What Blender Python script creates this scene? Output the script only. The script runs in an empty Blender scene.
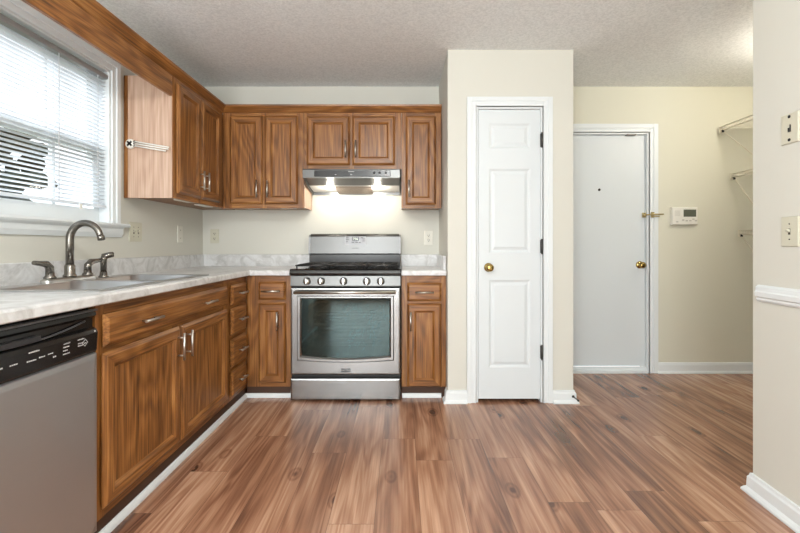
import bpy, bmesh, math, random
from mathutils import Vector, Matrix, noise
random.seed(7)
S = bpy.context.scene
COL = S.collection

# ------------------------------------------------------------------ camera
cd = bpy.data.cameras.new('camera'); cam = bpy.data.objects.new('camera', cd); COL.objects.link(cam)
cam.location = (0, 0, 1.077); cam.rotation_euler = (math.pi/2, 0, 0)
cd.sensor_width = 36; cd.lens = 433/800*36
cd.shift_x = -1.5/800; cd.shift_y = -21/800
cd.clip_start = 0.02
S.camera = cam

# ------------------------------------------------------------------ world, lights, exposure
W = bpy.data.worlds.new('world'); S.world = W; W.use_nodes = True
W.node_tree.nodes['Background'].inputs[0].default_value = (0.90, 0.96, 1.0, 1)
W.node_tree.nodes['Background'].inputs[1].default_value = 1.8
S.view_settings.view_transform = 'Standard'; S.view_settings.look = 'None'
S.view_settings.gamma = 1; S.view_settings.use_curve_mapping = False
S.view_settings.exposure = -0.18

def area(name, loc, rot, sx, sy, power, col=(1, 1, 1)):
    l = bpy.data.lights.new(name, 'AREA'); l.shape = 'RECTANGLE'; l.size = sx; l.size_y = sy
    l.energy = power; l.color = col
    o = bpy.data.objects.new(name, l); COL.objects.link(o); o.location = loc; o.rotation_euler = rot
    return o
# added soft fill light in an invented opening of the unseen rear wall
area('rear_fill_light', (-0.75, -2.62, 1.15), (math.radians(90), 0, 0), 1.3, 2.0, 150, (0.96, 0.99, 1.0))
# daylight outside the sink window
area('window_daylight', (-3.4, 1.2, 3.6), (0, math.radians(-48), 0), 1.6, 2.4, 300, (0.93, 0.97, 1.0))

# ------------------------------------------------------------------ helpers
def lin(c):
    return tuple(((v/255)/12.92 if v/255 <= 0.04045 else ((v/255+0.055)/1.055)**2.4) for v in c) + (1,)

ORG = {}
class MB:
    def __init__(s): s.v = []; s.f = []; s.m = []; s.sm = []
    def face(s, idx, m=0, sm=False): s.f.append(tuple(idx)); s.m.append(m); s.sm.append(sm)
    def box(s, x0, x1, y0, y1, z0, z1, m=0):
        if x0 > x1: x0, x1 = x1, x0
        if y0 > y1: y0, y1 = y1, y0
        if z0 > z1: z0, z1 = z1, z0
        b = len(s.v)
        s.v += [(x0,y0,z0),(x1,y0,z0),(x1,y1,z0),(x0,y1,z0),(x0,y0,z1),(x1,y0,z1),(x1,y1,z1),(x0,y1,z1)]
        for q in ((0,3,2,1),(4,5,6,7),(0,1,5,4),(1,2,6,5),(2,3,7,6),(3,0,4,7)): s.face([b+i for i in q], m)
        return s
    def loops(s, loops, m=0, cap0=True, cap1=True, sm=False, mfun=None, mcap=None):
        n = len(loops[0]); b = len(s.v)
        for L in loops: s.v += [tuple(p) for p in L]
        for k in range(len(loops)-1):
            for i in range(n):
                j = (i+1) % n
                s.face((b+k*n+i, b+k*n+j, b+(k+1)*n+j, b+(k+1)*n+i), mfun(k, i) if mfun else m, sm)
        if cap0: s.face([b+i for i in reversed(range(n))], m)
        if cap1: s.face([b+(len(loops)-1)*n+i for i in range(n)], m if mcap is None else mcap)
        return s
    def rings(s, fr, u0, u1, v0, v1, prof, m=(0, 1, 0), back=True):
        """concentric rectangular rings; prof = [(inset, height)]; m = (verticals, horizontals, centre)"""
        o, U, V, N = fr
        L = []
        for ins, h in prof:
            L.append([o+U*a+V*b_+N*h for a, b_ in ((u0+ins,v0+ins),(u1-ins,v0+ins),(u1-ins,v1-ins),(u0+ins,v1-ins))])
        return s.loops(L, m[0], cap0=back, mfun=lambda k, i: m[1] if i in (0, 2) else m[0], mcap=m[2])
    def tube(s, pts, r, seg=10, m=0, caps=True):
        pts = [Vector(p) for p in pts]; n = len(pts)
        rr = r if isinstance(r, (list, tuple)) else [r]*n
        L = []; ref = None
        for i, p in enumerate(pts):
            t = (pts[min(i+1, n-1)]-pts[max(i-1, 0)]).normalized()
            if ref is None:
                ref = Vector((0,0,1)) if abs(t.z) < 0.9 else Vector((1,0,0))
            a = t.cross(ref).normalized(); bb = a.cross(t).normalized(); ref = bb
            L.append([p+(a*math.cos(q*2*math.pi/seg)+bb*math.sin(q*2*math.pi/seg))*rr[i] for q in range(seg)])
        return s.loops(L, m, caps, caps, True)
    def lathe(s, c, ax, prof, seg=20, m=0):
        c = Vector(c); ax = Vector(ax).normalized()
        ref = Vector((0,0,1)) if abs(ax.z) < 0.9 else Vector((1,0,0))
        a = ax.cross(ref).normalized(); bb = ax.cross(a).normalized()
        L = [[c+ax*h+(a*math.cos(q*2*math.pi/seg)+bb*math.sin(q*2*math.pi/seg))*max(r, 1e-4) for q in range(seg)] for r, h in prof]
        return s.loops(L, m, True, True, True)
    def prism(s, poly, axis, a0, a1, m=0):
        def mk(p, a):
            return {'x': (a, p[0], p[1]), 'y': (p[0], a, p[1]), 'z': (p[0], p[1], a)}[axis]
        return s.loops([[mk(p, a0) for p in poly], [mk(p, a1) for p in poly]], m)
    def sweep(s, path, prof, m=0, z0=0.0):
        """profile (d, z) swept along plan path with mitres; d measured to the RIGHT of travel"""
        P = [Vector(p) for p in path]; n = len(P); L = []
        dirs = [(P[i+1]-P[i]).normalized() for i in range(n-1)]
        nr = [Vector((d.y, -d.x)) for d in dirs]
        for i in range(n):
            if i == 0: off = nr[0]
            elif i == n-1: off = nr[-1]
            else:
                off = (nr[i-1]+nr[i])/(1+nr[i-1].dot(nr[i]))
            L.append([(P[i].x+off.x*d, P[i].y+off.y*d, z0+z) for d, z in prof])
        return s.loops(L, m)
    def build(s, name, mats, parent=None, local=False, bevel=0, bseg=2, smooth_angle=None):
        me = bpy.data.meshes.new(name)
        org = Vector((0,0,0)) if (local or parent is None) else ORG[parent.name]
        me.from_pydata([tuple(Vector(p)-org) for p in s.v], [], s.f)
        if not isinstance(mats, (list, tuple)): mats = [mats]
        for mm in mats: me.materials.append(mm)
        for p, mi, sm in zip(me.polygons, s.m, s.sm):
            p.material_index = mi; p.use_smooth = sm
        bm = bmesh.new(); bm.from_mesh(me)
        bmesh.ops.recalc_face_normals(bm, faces=bm.faces); bm.to_mesh(me); bm.free()
        o = bpy.data.objects.new(name, me); COL.objects.link(o)
        if parent is not None: o.parent = parent
        ORG[o.name] = org
        if bevel:
            md = o.modifiers.new('bevel', 'BEVEL'); md.width = bevel; md.segments = bseg; md.limit_method = 'ANGLE'
            md.angle_limit = math.radians(40)
        return o

def thing(name, label, cat, loc, group=None, rotz=0):
    o = bpy.data.objects.new(name, None); COL.objects.link(o)
    o.location = loc; o.rotation_euler = (0, 0, rotz); o.empty_display_size = 0.1
    ORG[o.name] = Vector(loc)
    tag(o, label, cat, group); return o
def tag(o, label=None, cat=None, group=None, kind=None):
    if label: o['label'] = label
    if cat: o['category'] = cat
    if group: o['group'] = group
    if kind: o['kind'] = kind
    return o
def struct(o, label=None):
    o['kind'] = 'structure'
    if label: o['label'] = label
    return o
def text(body, name, mat, parent, loc, rot, size, depth=0.0004):
    cu = bpy.data.curves.new(name, 'FONT'); cu.body = body; cu.size = size; cu.extrude = depth
    cu.align_x = 'CENTER'; cu.align_y = 'CENTER'
    t = bpy.data.objects.new(name+'_tmp', cu); COL.objects.link(t)
    bpy.context.view_layer.update()
    me = bpy.data.meshes.new_from_object(t.evaluated_get(bpy.context.evaluated_depsgraph_get()))
    bpy.data.objects.remove(t); me.name = name
    me.materials.clear(); me.materials.append(mat)
    o = bpy.data.objects.new(name, me); COL.objects.link(o); o.parent = parent
    o.location = Vector(loc)-ORG[parent.name]; o.rotation_euler = rot
    return o
def F(o, U, V):
    U = Vector(U); V = Vector(V); return (Vector(o), U, V, U.cross(V))
def FRX(x): return F((x, 0, 0), (0, 1, 0), (0, 0, 1))          # faces +X, u = y, v = z
def FRY(y): return F((0, y, 0), (1, 0, 0), (0, 0, 1))          # faces -Y, u = x, v = z  (X x Z = -Y)

# ------------------------------------------------------------------ materials
def nt(name):
    m = bpy.data.materials.new(name); m.use_nodes = True
    t = m.node_tree; b = t.nodes['Principled BSDF']
    return m, t, b, t.nodes.new, t.links.new
def simple(name, rgb, rough=0.5, metal=0.0, bump=0, bscale=200, var=0.0, vscale=6, coat=0):
    m, t, b, N, L = nt(name)
    b.inputs['Roughness'].default_value = rough; b.inputs['Metallic'].default_value = metal
    b.inputs['Coat Weight'].default_value = coat
    tc = N('ShaderNodeTexCoord')
    nz = N('ShaderNodeTexNoise'); nz.inputs['Scale'].default_value = vscale; nz.inputs['Detail'].default_value = 4
    L(tc.outputs['Object'], nz.inputs['Vector'])
    mx = N('ShaderNodeMix'); mx.data_type = 'RGBA'
    c = lin(rgb); d = tuple(v*(1-var) for v in c[:3])+(1,)
    mx.inputs[6].default_value = d; mx.inputs[7].default_value = c
    L(nz.outputs['Fac'], mx.inputs[0]); L(mx.outputs[2], b.inputs['Base Color'])
    if bump:
        n2 = N('ShaderNodeTexNoise'); n2.inputs['Scale'].default_value = bscale; n2.inputs['Detail'].default_value = 3
        L(tc.outputs['Object'], n2.inputs['Vector'])
        bp = N('ShaderNodeBump'); bp.inputs['Strength'].default_value = bump; bp.inputs['Distance'].default_value = 0.004
        L(n2.outputs['Fac'], bp.inputs['Height']); L(bp.outputs[0], b.inputs['Normal'])
    return m
def oak(name, axis, dark, mid, light, rough=0.36, figure=1.0):
    m, t, b, N, L = nt(name)
    tc = N('ShaderNodeTexCoord'); oi = N('ShaderNodeObjectInfo')
    off = N('ShaderNodeVectorMath'); off.operation = 'SCALE'; off.inputs[3].default_value = 37
    cx = N('ShaderNodeCombineXYZ')
    for i in range(3): L(oi.outputs['Random'], cx.inputs[i])
    L(cx.outputs[0], off.inputs[0])
    ad = N('ShaderNodeVectorMath'); ad.operation = 'ADD'
    L(tc.outputs['Object'], ad.inputs[0]); L(off.outputs[0], ad.inputs[1])
    def mapped(along, across):
        mp = N('ShaderNodeMapping')
        mp.inputs['Scale'].default_value = tuple(along if a == axis else across for a in 'xyz')
        L(ad.outputs[0], mp.inputs[0]); return mp.outputs[0]
    # cathedral figure: contour bands of a stretched noise
    n1 = N('ShaderNodeTexNoise'); n1.inputs['Scale'].default_value = 1; n1.inputs['Detail'].default_value = 2
    n1.inputs['Roughness'].default_value = 0.4
    L(mapped(0.8, 4.2), n1.inputs['Vector'])
    mu = N('ShaderNodeMath'); mu.operation = 'MULTIPLY'; mu.inputs[1].default_value = 90
    L(n1.outputs['Fac'], mu.inputs[0])
    sn = N('ShaderNodeMath'); sn.operation = 'SINE'; L(mu.outputs[0], sn.inputs[0])
    # fine pores
    n2 = N('ShaderNodeTexNoise'); n2.inputs['Scale'].default_value = 1; n2.inputs['Detail'].default_value = 3
    L(mapped(4.0, 150), n2.inputs['Vector'])
    n3 = N('ShaderNodeTexNoise'); n3.inputs['Scale'].default_value = 1; n3.inputs['Detail'].default_value = 3
    L(mapped(1.6, 26), n3.inputs['Vector'])
    a1 = N('ShaderNodeMath'); a1.operation = 'MULTIPLY'; a1.inputs[1].default_value = 0.05*figure; L(sn.outputs[0], a1.inputs[0])
    a2 = N('ShaderNodeMath'); a2.operation = 'MULTIPLY_ADD'; a2.inputs[1].default_value = 0.56*figure; L(n2.outputs['Fac'], a2.inputs[0]); L(a1.outputs[0], a2.inputs[2])
    a3 = N('ShaderNodeMath'); a3.operation = 'MULTIPLY_ADD'; a3.inputs[1].default_value = 0.24; L(n3.outputs['Fac'], a3.inputs[0]); L(a2.outputs[0], a3.inputs[2])
    a4 = N('ShaderNodeMath'); a4.operation = 'ADD'; a4.inputs[1].default_value = -0.28*figure+0.38; L(a3.outputs[0], a4.inputs[0])
    rp = N('ShaderNodeValToRGB'); e = rp.color_ramp.elements
    e[0].position = 0.30; e[0].color = lin(dark); e[1].position = 0.68; e[1].color = lin(light)
    k = e.new(0.5); k.color = lin(mid)
    L(a4.outputs[0], rp.inputs[0]); L(rp.outputs[0], b.inputs['Base Color'])
    b.inputs['Roughness'].default_value = rough
    bp = N('ShaderNodeBump'); bp.inputs['Strength'].default_value = 0.12; bp.inputs['Distance'].default_value = 0.001
    L(n2.outputs['Fac'], bp.inputs['Height']); L(bp.outputs[0], b.inputs['Normal'])
    return m
OD, OM, OL = (66, 37, 13), (134, 85, 39), (176, 124, 69)
OZ = oak('oak_vertical_grain', 'z', OD, OM, OL)
OX = oak('oak_cross_grain_x', 'x', OD, OM, OL)
OY = oak('oak_cross_grain_y', 'y', OD, OM, OL)
MAPLE = oak('maple_side_veneer', 'z', (160, 126, 104), (192, 160, 138), (214, 188, 168), 0.45, 0.7)
DARKWOOD = simple('dark_kick_board', (70, 43, 25), 0.6, var=0.3)

def floor_mat():
    m, t, b, N, L = nt('laminate_planks')
    def M(op, a=None, bb=None, c=None):
        n = N('ShaderNodeMath'); n.operation = op
        for i, v in enumerate((a, bb, c)):
            if v is None: continue
            if isinstance(v, (int, float)): n.inputs[i].default_value = v
            else: L(v, n.inputs[i])
        return n.outputs[0]
    tc = N('ShaderNodeTexCoord'); sp = N('ShaderNodeSeparateXYZ'); L(tc.outputs['Object'], sp.inputs[0])
    X, Y = sp.outputs[0], sp.outputs[1]
    u = M('DIVIDE', M('ADD', X, -0.075+18*0.18), 0.18); ui = M('FLOOR', u); uf = M('FRACT', u)
    w1 = N('ShaderNodeTexWhiteNoise'); w1.noise_dimensions = '1D'; L(ui, w1.inputs['W'])
    v = M('ADD', M('DIVIDE', M('ADD', Y, 10.0), 1.22), w1.outputs['Value']); vi = M('FLOOR', v); vf = M('FRACT', v)
    cid = N('ShaderNodeCombineXYZ'); L(ui, cid.inputs[0]); L(vi, cid.inputs[1])
    w2 = N('ShaderNodeTexWhiteNoise'); w2.noise_dimensions = '2D'; L(cid.outputs[0], w2.inputs['Vector'])
    rnd = w2.outputs['Value']
    rc = N('ShaderNodeSeparateColor'); L(w2.outputs['Color'], rc.inputs[0])
    def vec(sx, sy, k):
        c = N('ShaderNodeCombineXYZ')
        L(M('ADD', M('MULTIPLY', X, sx), M('MULTIPLY', rnd, 91*k)), c.inputs[0])
        L(M('ADD', M('MULTIPLY', Y, sy), M('MULTIPLY', rc.outputs[1], 57*k)), c.inputs[1])
        L(M('MULTIPLY', rc.outputs[2], 13), c.inputs[2]); return c.outputs[0]
    def noi(vv, det=3, rough=0.5, dist=0):
        n = N('ShaderNodeTexNoise'); n.inputs['Scale'].default_value = 1; n.inputs['Detail'].default_value = det
        n.inputs['Roughness'].default_value = rough; n.inputs['Distortion'].default_value = dist
        L(vv, n.inputs['Vector']); return n.outputs['Fac']
    big = noi(vec(9, 0.75, 1), 2, 0.4, 0.4)
    fig = M('SINE', M('MULTIPLY', big, 46))
    fine = noi(vec(120, 3.2, 1), 4, 0.6)
    med = noi(vec(26, 1.3, 1), 3, 0.55)
    soft = noi(vec(5, 0.9, 1), 2)
    g = M('ADD', M('MULTIPLY', fig, 0.085), M('MULTIPLY', M('ADD', fine, -0.5), 0.45))
    g = M('ADD', g, M('MULTIPLY', M('ADD', med, -0.5), 0.6))
    g = M('ADD', g, M('MULTIPLY', M('ADD', soft, -0.5), 0.8))
    g = M('ADD', g, M('MULTIPLY', M('ADD', rc.outputs[0], -0.5), 0.22))
    # knots
    kv = N('ShaderNodeTexVoronoi'); kv.inputs['Scale'].default_value = 1; kv.inputs['Randomness'].default_value = 0.9
    L(vec(5.2, 2.6, 1), kv.inputs['Vector'])
    kd = kv.outputs['Distance']
    kr = M('SINE', M('MULTIPLY', kd, 62))
    kin = M('SUBTRACT', 1.0, M('SMOOTH_MIN', M('DIVIDE', kd, 0.20), 1.0, 0.05))
    g = M('ADD', g, M('MULTIPLY', M('MULTIPLY', kin, M('ADD', M('MULTIPLY', kr, 0.5), -0.8)), 0.8))
    g = M('ADD', g, 0.5)
    rp = N('ShaderNodeValToRGB'); e = rp.color_ramp.elements
    e[0].position = 0.12; e[0].color = lin((86, 55, 41)); e[1].position = 0.86; e[1].color = lin((208, 168, 140))
    k = e.new(0.38); k.color = lin((136, 94, 71)); k = e.new(0.60); k.color = lin((170, 126, 99))
    L(g, rp.inputs[0])
    # seams
    su = M('MINIMUM', uf, M('SUBTRACT', 1.0, uf)); sv = M('MINIMUM', vf, M('SUBTRACT', 1.0, vf))
    seam = M('MINIMUM', M('MULTIPLY', M('LESS_THAN', M('MULTIPLY', su, 0.18), 0.0011), 1.0), 1.0)
    seam2 = M('LESS_THAN', M('MULTIPLY', sv, 1.22), 0.0011)
    sm = M('MAXIMUM', seam, seam2)
    mx = N('ShaderNodeMix'); mx.data_type = 'RGBA'; mx.inputs[7].default_value = lin((62, 40, 30))
    L(M('MULTIPLY', sm, 0.6), mx.inputs[0]); L(rp.outputs[0], mx.inputs[6]); L(mx.outputs[2], b.inputs['Base Color'])
    b.inputs['Roughness'].default_value = 0.27; b.inputs['Specular IOR Level'].default_value = 0.8
    bp = N('ShaderNodeBump'); bp.inputs['Strength'].default_value = 0.10; bp.inputs['Distance'].default_value = 0.001
    L(fine, bp.inputs['Height']); L(bp.outputs[0], b.inputs['Normal'])
    return m
FLOOR = floor_mat()
WALL = simple('cream_wall_paint', (213, 212, 203), 0.75, bump=0.05, bscale=300)
HALLWALL = simple('warm_hall_paint', (217, 215, 199), 0.75, bump=0.05, bscale=300)
def ceil_mat():
    m, t, b, N, L = nt('popcorn_ceiling')
    tc = N('ShaderNodeTexCoord')
    n = N('ShaderNodeTexNoise'); n.inputs['Scale'].default_value = 70; n.inputs['Detail'].default_value = 4
    n.inputs['Roughness'].default_value = 0.7
    L(tc.outputs['Object'], n.inputs['Vector'])
    rp = N('ShaderNodeValToRGB'); e = rp.color_ramp.elements
    e[0].position = 0.35; e[0].color = lin((222, 225, 226)); e[1].position = 0.62; e[1].color = lin((243, 245, 246))
    L(n.outputs['Fac'], rp.inputs[0]); L(rp.outputs[0], b.inputs['Base Color']); b.inputs['Roughness'].default_value = 0.9
    bp = N('ShaderNodeBump'); bp.inputs['Strength'].default_value = 0.4; bp.inputs['Distance'].default_value = 0.006
    L(n.outputs['Fac'], bp.inputs['Height']); L(bp.outputs[0], b.inputs['Normal'])
    return m
CEIL = ceil_mat()
WHITE = simple('white_trim_paint', (226, 231, 233), 0.4)
DOORW = simple('white_door_paint', (217, 223, 226), 0.42)
def counter_mat():
    m, t, b, N, L = nt('marbled_laminate')
    tc = N('ShaderNodeTexCoord')
    n = N('ShaderNodeTexNoise'); n.inputs['Scale'].default_value = 9; n.inputs['Detail'].default_value = 7
    n.inputs['Roughness'].default_value = 0.62; n.inputs['Distortion'].default_value = 1.4
    L(tc.outputs['Object'], n.inputs['Vector'])
    rp = N('ShaderNodeValToRGB'); e = rp.color_ramp.elements
    e[0].position = 0.36; e[0].color = lin((192, 192, 191)); e[1].position = 0.60; e[1].color = lin((225, 226, 227))
    k = e.new(0.47); k.color = lin((210, 210, 210))
    L(n.outputs['Fac'], rp.inputs[0]); L(rp.outputs[0], b.inputs['Base Color']); b.inputs['Roughness'].default_value = 0.3
    return m
COUNTER = counter_mat()
def steel_mat(name, rgb, rough, axis='x', aniso=0.0):
    m, t, b, N, L = nt(name)
    tc = N('ShaderNodeTexCoord'); mp = N('ShaderNodeMapping')
    mp.inputs['Scale'].default_value = tuple(3 if a == axis else 260 for a in 'xyz')
    L(tc.outputs['Object'], mp.inputs[0])
    n = N('ShaderNodeTexNoise'); n.inputs['Scale'].default_value = 1; n.inputs['Detail'].default_value = 3
    L(mp.outputs[0], n.inputs['Vector'])
    mr = N('ShaderNodeMapRange'); mr.inputs[3].default_value = rough-0.03; mr.inputs[4].default_value = rough+0.04
    L(n.outputs['Fac'], mr.inputs[0]); L(mr.outputs[0], b.inputs['Roughness'])
    b.inputs['Metallic'].default_value = 1; b.inputs['Base Color'].default_value = lin(rgb)
    b.inputs['Anisotropic'].default_value = aniso
    if aniso:
        tg = N('ShaderNodeTangent'); tg.direction_type = 'RADIAL'; tg.axis = 'Z'; L(tg.outputs[0], b.inputs['Tangent'])
    bp = N('ShaderNodeBump'); bp.inputs['Strength'].default_value = 0.008; bp.inputs['Distance'].default_value = 0.001
    L(n.outputs['Fac'], bp.inputs['Height']); L(bp.outputs[0], b.inputs['Normal'])
    return m
STEEL = steel_mat('brushed_stainless', (142, 142, 141), 0.24, 'x', 0.7)
STEEL2 = steel_mat('satin_stainless_panel', (98, 98, 97), 0.32, 'x')
STEELY = steel_mat('brushed_stainless_side', (188, 190, 193), 0.46, 'y')
SINKST = steel_mat('sink_stainless', (190, 190, 190), 0.33, 'y')
NICKEL = simple('satin_nickel', (200, 198, 192), 0.28, 1.0)
GUN = simple('brushed_dark_nickel', (128, 124, 118), 0.26, 1.0)
BRASS = simple('polished_brass', (178, 152, 92), 0.22, 1.0)
CHROME = simple('chrome', (215, 215, 215), 0.12, 1.0)
BLACK = simple('black_gloss_plastic', (14, 14, 15), 0.22)
ENAMEL = simple('black_enamel', (12, 12, 13), 0.16, coat=0.5)
IRON = simple('cast_iron', (32, 32, 33), 0.42)
CAVITY = simple('oven_enamel', (36, 46, 49), 0.4)
MARK = simple('pale_print', (206, 206, 206), 0.6)
DMARK = simple('dark_print', (50, 50, 52), 0.6)
PANELG = simple('control_grey', (150, 150, 152), 0.4, 0.3)
PLATE = simple('ivory_plate', (205, 202, 184), 0.45)
PLATEW = simple('white_plate', (226, 224, 214), 0.45)
SLOT = simple('dark_slot', (62, 56, 44), 0.6)
PLAST = simple('white_plastic', (232, 230, 222), 0.45)
LCD = simple('grey_green_lcd', (88, 92, 80), 0.3)
HINGE = simple('dark_steel_hinge', (92, 90, 88), 0.4, 0.9)
RUBBER = simple('black_rubber', (20, 18, 17), 0.7)
WIRE = simple('white_coated_wire', (226, 220, 202), 0.45)
def blind_mat():
    m, t, b, N, L = nt('white_slat_vinyl')
    out = t.nodes['Material Output']
    b.inputs['Base Color'].default_value = lin((238, 239, 240)); b.inputs['Roughness'].default_value = 0.45
    tr = N('ShaderNodeBsdfTranslucent'); tr.inputs['Color'].default_value = lin((236, 240, 244))
    mx = N('ShaderNodeMixShader'); mx.inputs[0].default_value = 0.5
    L(b.outputs[0], mx.inputs[1]); L(tr.outputs[0], mx.inputs[2]); L(mx.outputs[0], out.inputs[0])
    return m
BLIND = blind_mat()
def glass_mat(name, tint, gl, rough=0.02, gcol=(1, 1, 1, 1)):
    m, t, b, N, L = nt(name)
    out = t.nodes['Material Output']; t.nodes.remove(b)
    tp = N('ShaderNodeBsdfTransparent'); tp.inputs[0].default_value = tint
    g = N('ShaderNodeBsdfGlossy'); g.inputs['Roughness'].default_value = rough; g.inputs[0].default_value = gcol
    fr = N('ShaderNodeLayerWeight')
    pw = N('ShaderNodeMath'); pw.operation = 'POWER'; pw.inputs[1].default_value = 4.0; L(fr.outputs['Facing'], pw.inputs[0])
    ml = N('ShaderNodeMath'); ml.operation = 'MULTIPLY_ADD'; ml.inputs[1].default_value = 0.6; ml.inputs[2].default_value = gl; L(pw.outputs[0], ml.inputs[0])
    mx = N('ShaderNodeMixShader'); L(ml.outputs[0], mx.inputs[0]); L(tp.outputs[0], mx.inputs[1]); L(g.outputs[0], mx.inputs[2])
    L(mx.outputs[0], out.inputs[0]); return m
PANE = glass_mat('window_glass', (1, 1, 1, 1), 0.03)
OVENG = glass_mat('tinted_oven_glass', (0.17, 0.25, 0.26, 1), 0.045, 0.03, (0.72, 0.97, 0.95, 1))
def emis(name, col, st):
    m, t, b, N, L = nt(name)
    b.inputs['Base Color'].default_value = (0.8, 0.8, 0.8, 1)
    b.inputs['Emission Color'].default_value = col; b.inputs['Emission Strength'].default_value = st
    return m
LENS = emis('lit_hood_lens', (1, 0.95, 0.85, 1), 12)
DOME = emis('lit_frosted_dome', (1, 0.93, 0.82, 1), 6)
DIGIT = emis('lit_clock_digits', (0.75, 0.9, 0.6, 1), 1.2)
HEDGE = simple('tree_leaves', (66, 72, 56), 0.8, var=0.6, vscale=9, bump=0.6, bscale=20)
BARK = simple('bark', (70, 56, 44), 0.9, var=0.4)
LAWN = simple('lawn', (120, 126, 84), 0.9, var=0.4)

# ------------------------------------------------------------------ structure
XW, YB, ZC = -1.68, 3.66, 2.42
TH = math.atan(-0.0787)                                           # right wall is a few degrees off square
struct(MB().box(-1.9, 3.2, -2.75, 3.8, -0.1, 0).build('floor', FLOOR))
struct(MB().box(-1.9, 3.2, -2.75, 3.8, ZC, ZC+0.1).build('ceiling', CEIL))
WY0, WY1, WZ0, WZ1 = 0.90, 2.50, 1.205, 2.085                       # window opening
w = MB()
w.box(XW-0.14, XW, -2.75, WY0, 0, ZC).box(XW-0.14, XW, WY1, YB+0.14, 0, ZC)
w.box(XW-0.14, XW, WY0, WY1, 0, WZ0).box(XW-0.14, XW, WY0, WY1, WZ1, ZC)
struct(w.build('wall_left', WALL))
# back wall: kitchen part and the warmer hall part with the entry door opening
struct(MB().box(XW, 1.0, YB, YB+0.14, 0, ZC).build('wall_back', WALL))
EX0, EX1, EZ = 1.17, 2.09, 2.03
w = MB().box(1.0, EX0, YB, YB+0.14, 0, ZC).box(EX1, 3.2, YB, YB+0.14, 0, ZC).box(EX0, EX1, YB, YB+0.14, EZ, ZC)
struct(w.build('wall_entry', HALLWALL))
# pantry closet box
PX0, PX1, PY = 0.317, 1.178, 2.97
DX0, DX1, DZ = 0.514, 0.967, 2.027
w = MB().box(PX0, DX0, PY, PY+0.1, 0, ZC).box(DX1, PX1, PY, PY+0.1, 0, ZC).box(DX0, DX1, PY, PY+0.1, DZ, ZC)
w.box(PX0, PX0+0.09, PY+0.1, YB, 0, ZC).box(PX1-0.09, PX1, PY+0.1, YB, 0, ZC)
struct(w.build('wall_pantry', WALL))
# right wall (local frame: -x faces the room, -y runs towards the camera and past it)
RW = struct(MB().box(0, 0.12, -4.7, 0, 0, ZC).build('wall_right', WALL))
RW.location = (1.53, 1.885, 0); RW.rotation_euler = (0, 0, TH)
struct(MB().box(3.07, 3.2, 0.3, YB, 0, ZC).build('wall_hall', HALLWALL))
struct(MB().box(1.72, 3.2, 0.2, 0.3, 0, ZC).build('wall_hall_near', HALLWALL))
w = MB().box(-1.82, -1.45, -2.75, -2.62, 0, ZC).box(0.05, 1.3, -2.75, -2.62, 0, ZC).box(-1.45, 0.05, -2.75, -2.62, 2.15, ZC)
struct(w.build('wall_rear', WALL))

BASE = [(0, 0), (0.031, 0), (0.031, 0.008), (0.024, 0.018), (0.017, 0.024), (0.015, 0.066), (0.010, 0.074), (0.008, 0.084), (0, 0.086)]
HB = [(0, 0), (0.026, 0), (0.026, 0.008), (0.016, 0.022), (0.014, 0.07), (0.008, 0.086), (0, 0.09)]
CASW = 0.066
# baseboards

struct(MB().sweep([(PX0, PY+0.065), (PX0, PY), (DX0-CASW, PY)], BASE).build('baseboard_pantry', WHITE))
struct(MB().sweep([(DX1+CASW, PY), (PX1, PY), (PX1, YB)], BASE).build('baseboard_pantry_side', WHITE))
struct(MB().sweep([(EX1+CASW, YB), (3.07, YB), (3.07, 0.32)], HB).build('baseboard_back', WHITE))
for nm, prof, z0 in (('baseboard_right', BASE, 0), ('trim_1', [(0, 0), (0.007, 0), (0.012, 0.008), (0.012, 0.016), (0.018, 0.022), (0.020, 0.040), (0.015, 0.046), (0.014, 0.062), (0.006, 0.069), (0, 0.070)], 0.84)):
    p = [(0.12, 0), (0, 0), (0, -4.5)] if nm != 'trim_1' else [(0, -0.036), (0, -4.5)]
    o = struct(MB().sweep(p, prof, z0=z0).build(nm, WHITE, RW, local=True))
# casings round the two doors: stepped profile, three boxes and an outer band
def casing(name, x0, x1, zt, y, wd=CASW):
    m = MB()
    for a, b_, d in ((0.004, wd, 0.010), (0.036, wd, 0.017), (0.004, 0.014, 0.013)):
        m.box(x0-b_, x0-a, y-d, y, 0, zt+b_).box(x1+a, x1+b_, y-d, y, 0, zt+b_).box(x0-a, x1+a, y-d, y, zt+a, zt+b_)
    m.box(x0-0.006, x0+0.012, y, y+0.1, 0, zt+0.006).box(x1-0.012, x1+0.006, y, y+0.1, 0, zt+0.006).box(x0+0.012, x1-0.012, y, y+0.1, zt-0.012, zt+0.006)
    return struct(m.build(name, WHITE, bevel=0.002))
casing('trim_2', DX0, DX1, DZ, PY)
casing('trim_3', EX0, EX1, EZ, YB, 0.072)
def knob(name, parent, x, y, z, m=BRASS, r=0.027):
    return MB().lathe((x, y, z), (0, -1, 0), [(r*1.15, 0), (r*1.15, 0.004), (r*0.8, 0.008), (r*0.42, 0.012), (r*0.42, 0.030), (r*0.9, 0.038), (r, 0.050), (r*0.9, 0.060), (r*0.5, 0.066), (0, 0.067)], 24).build(name, m, parent)
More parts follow.
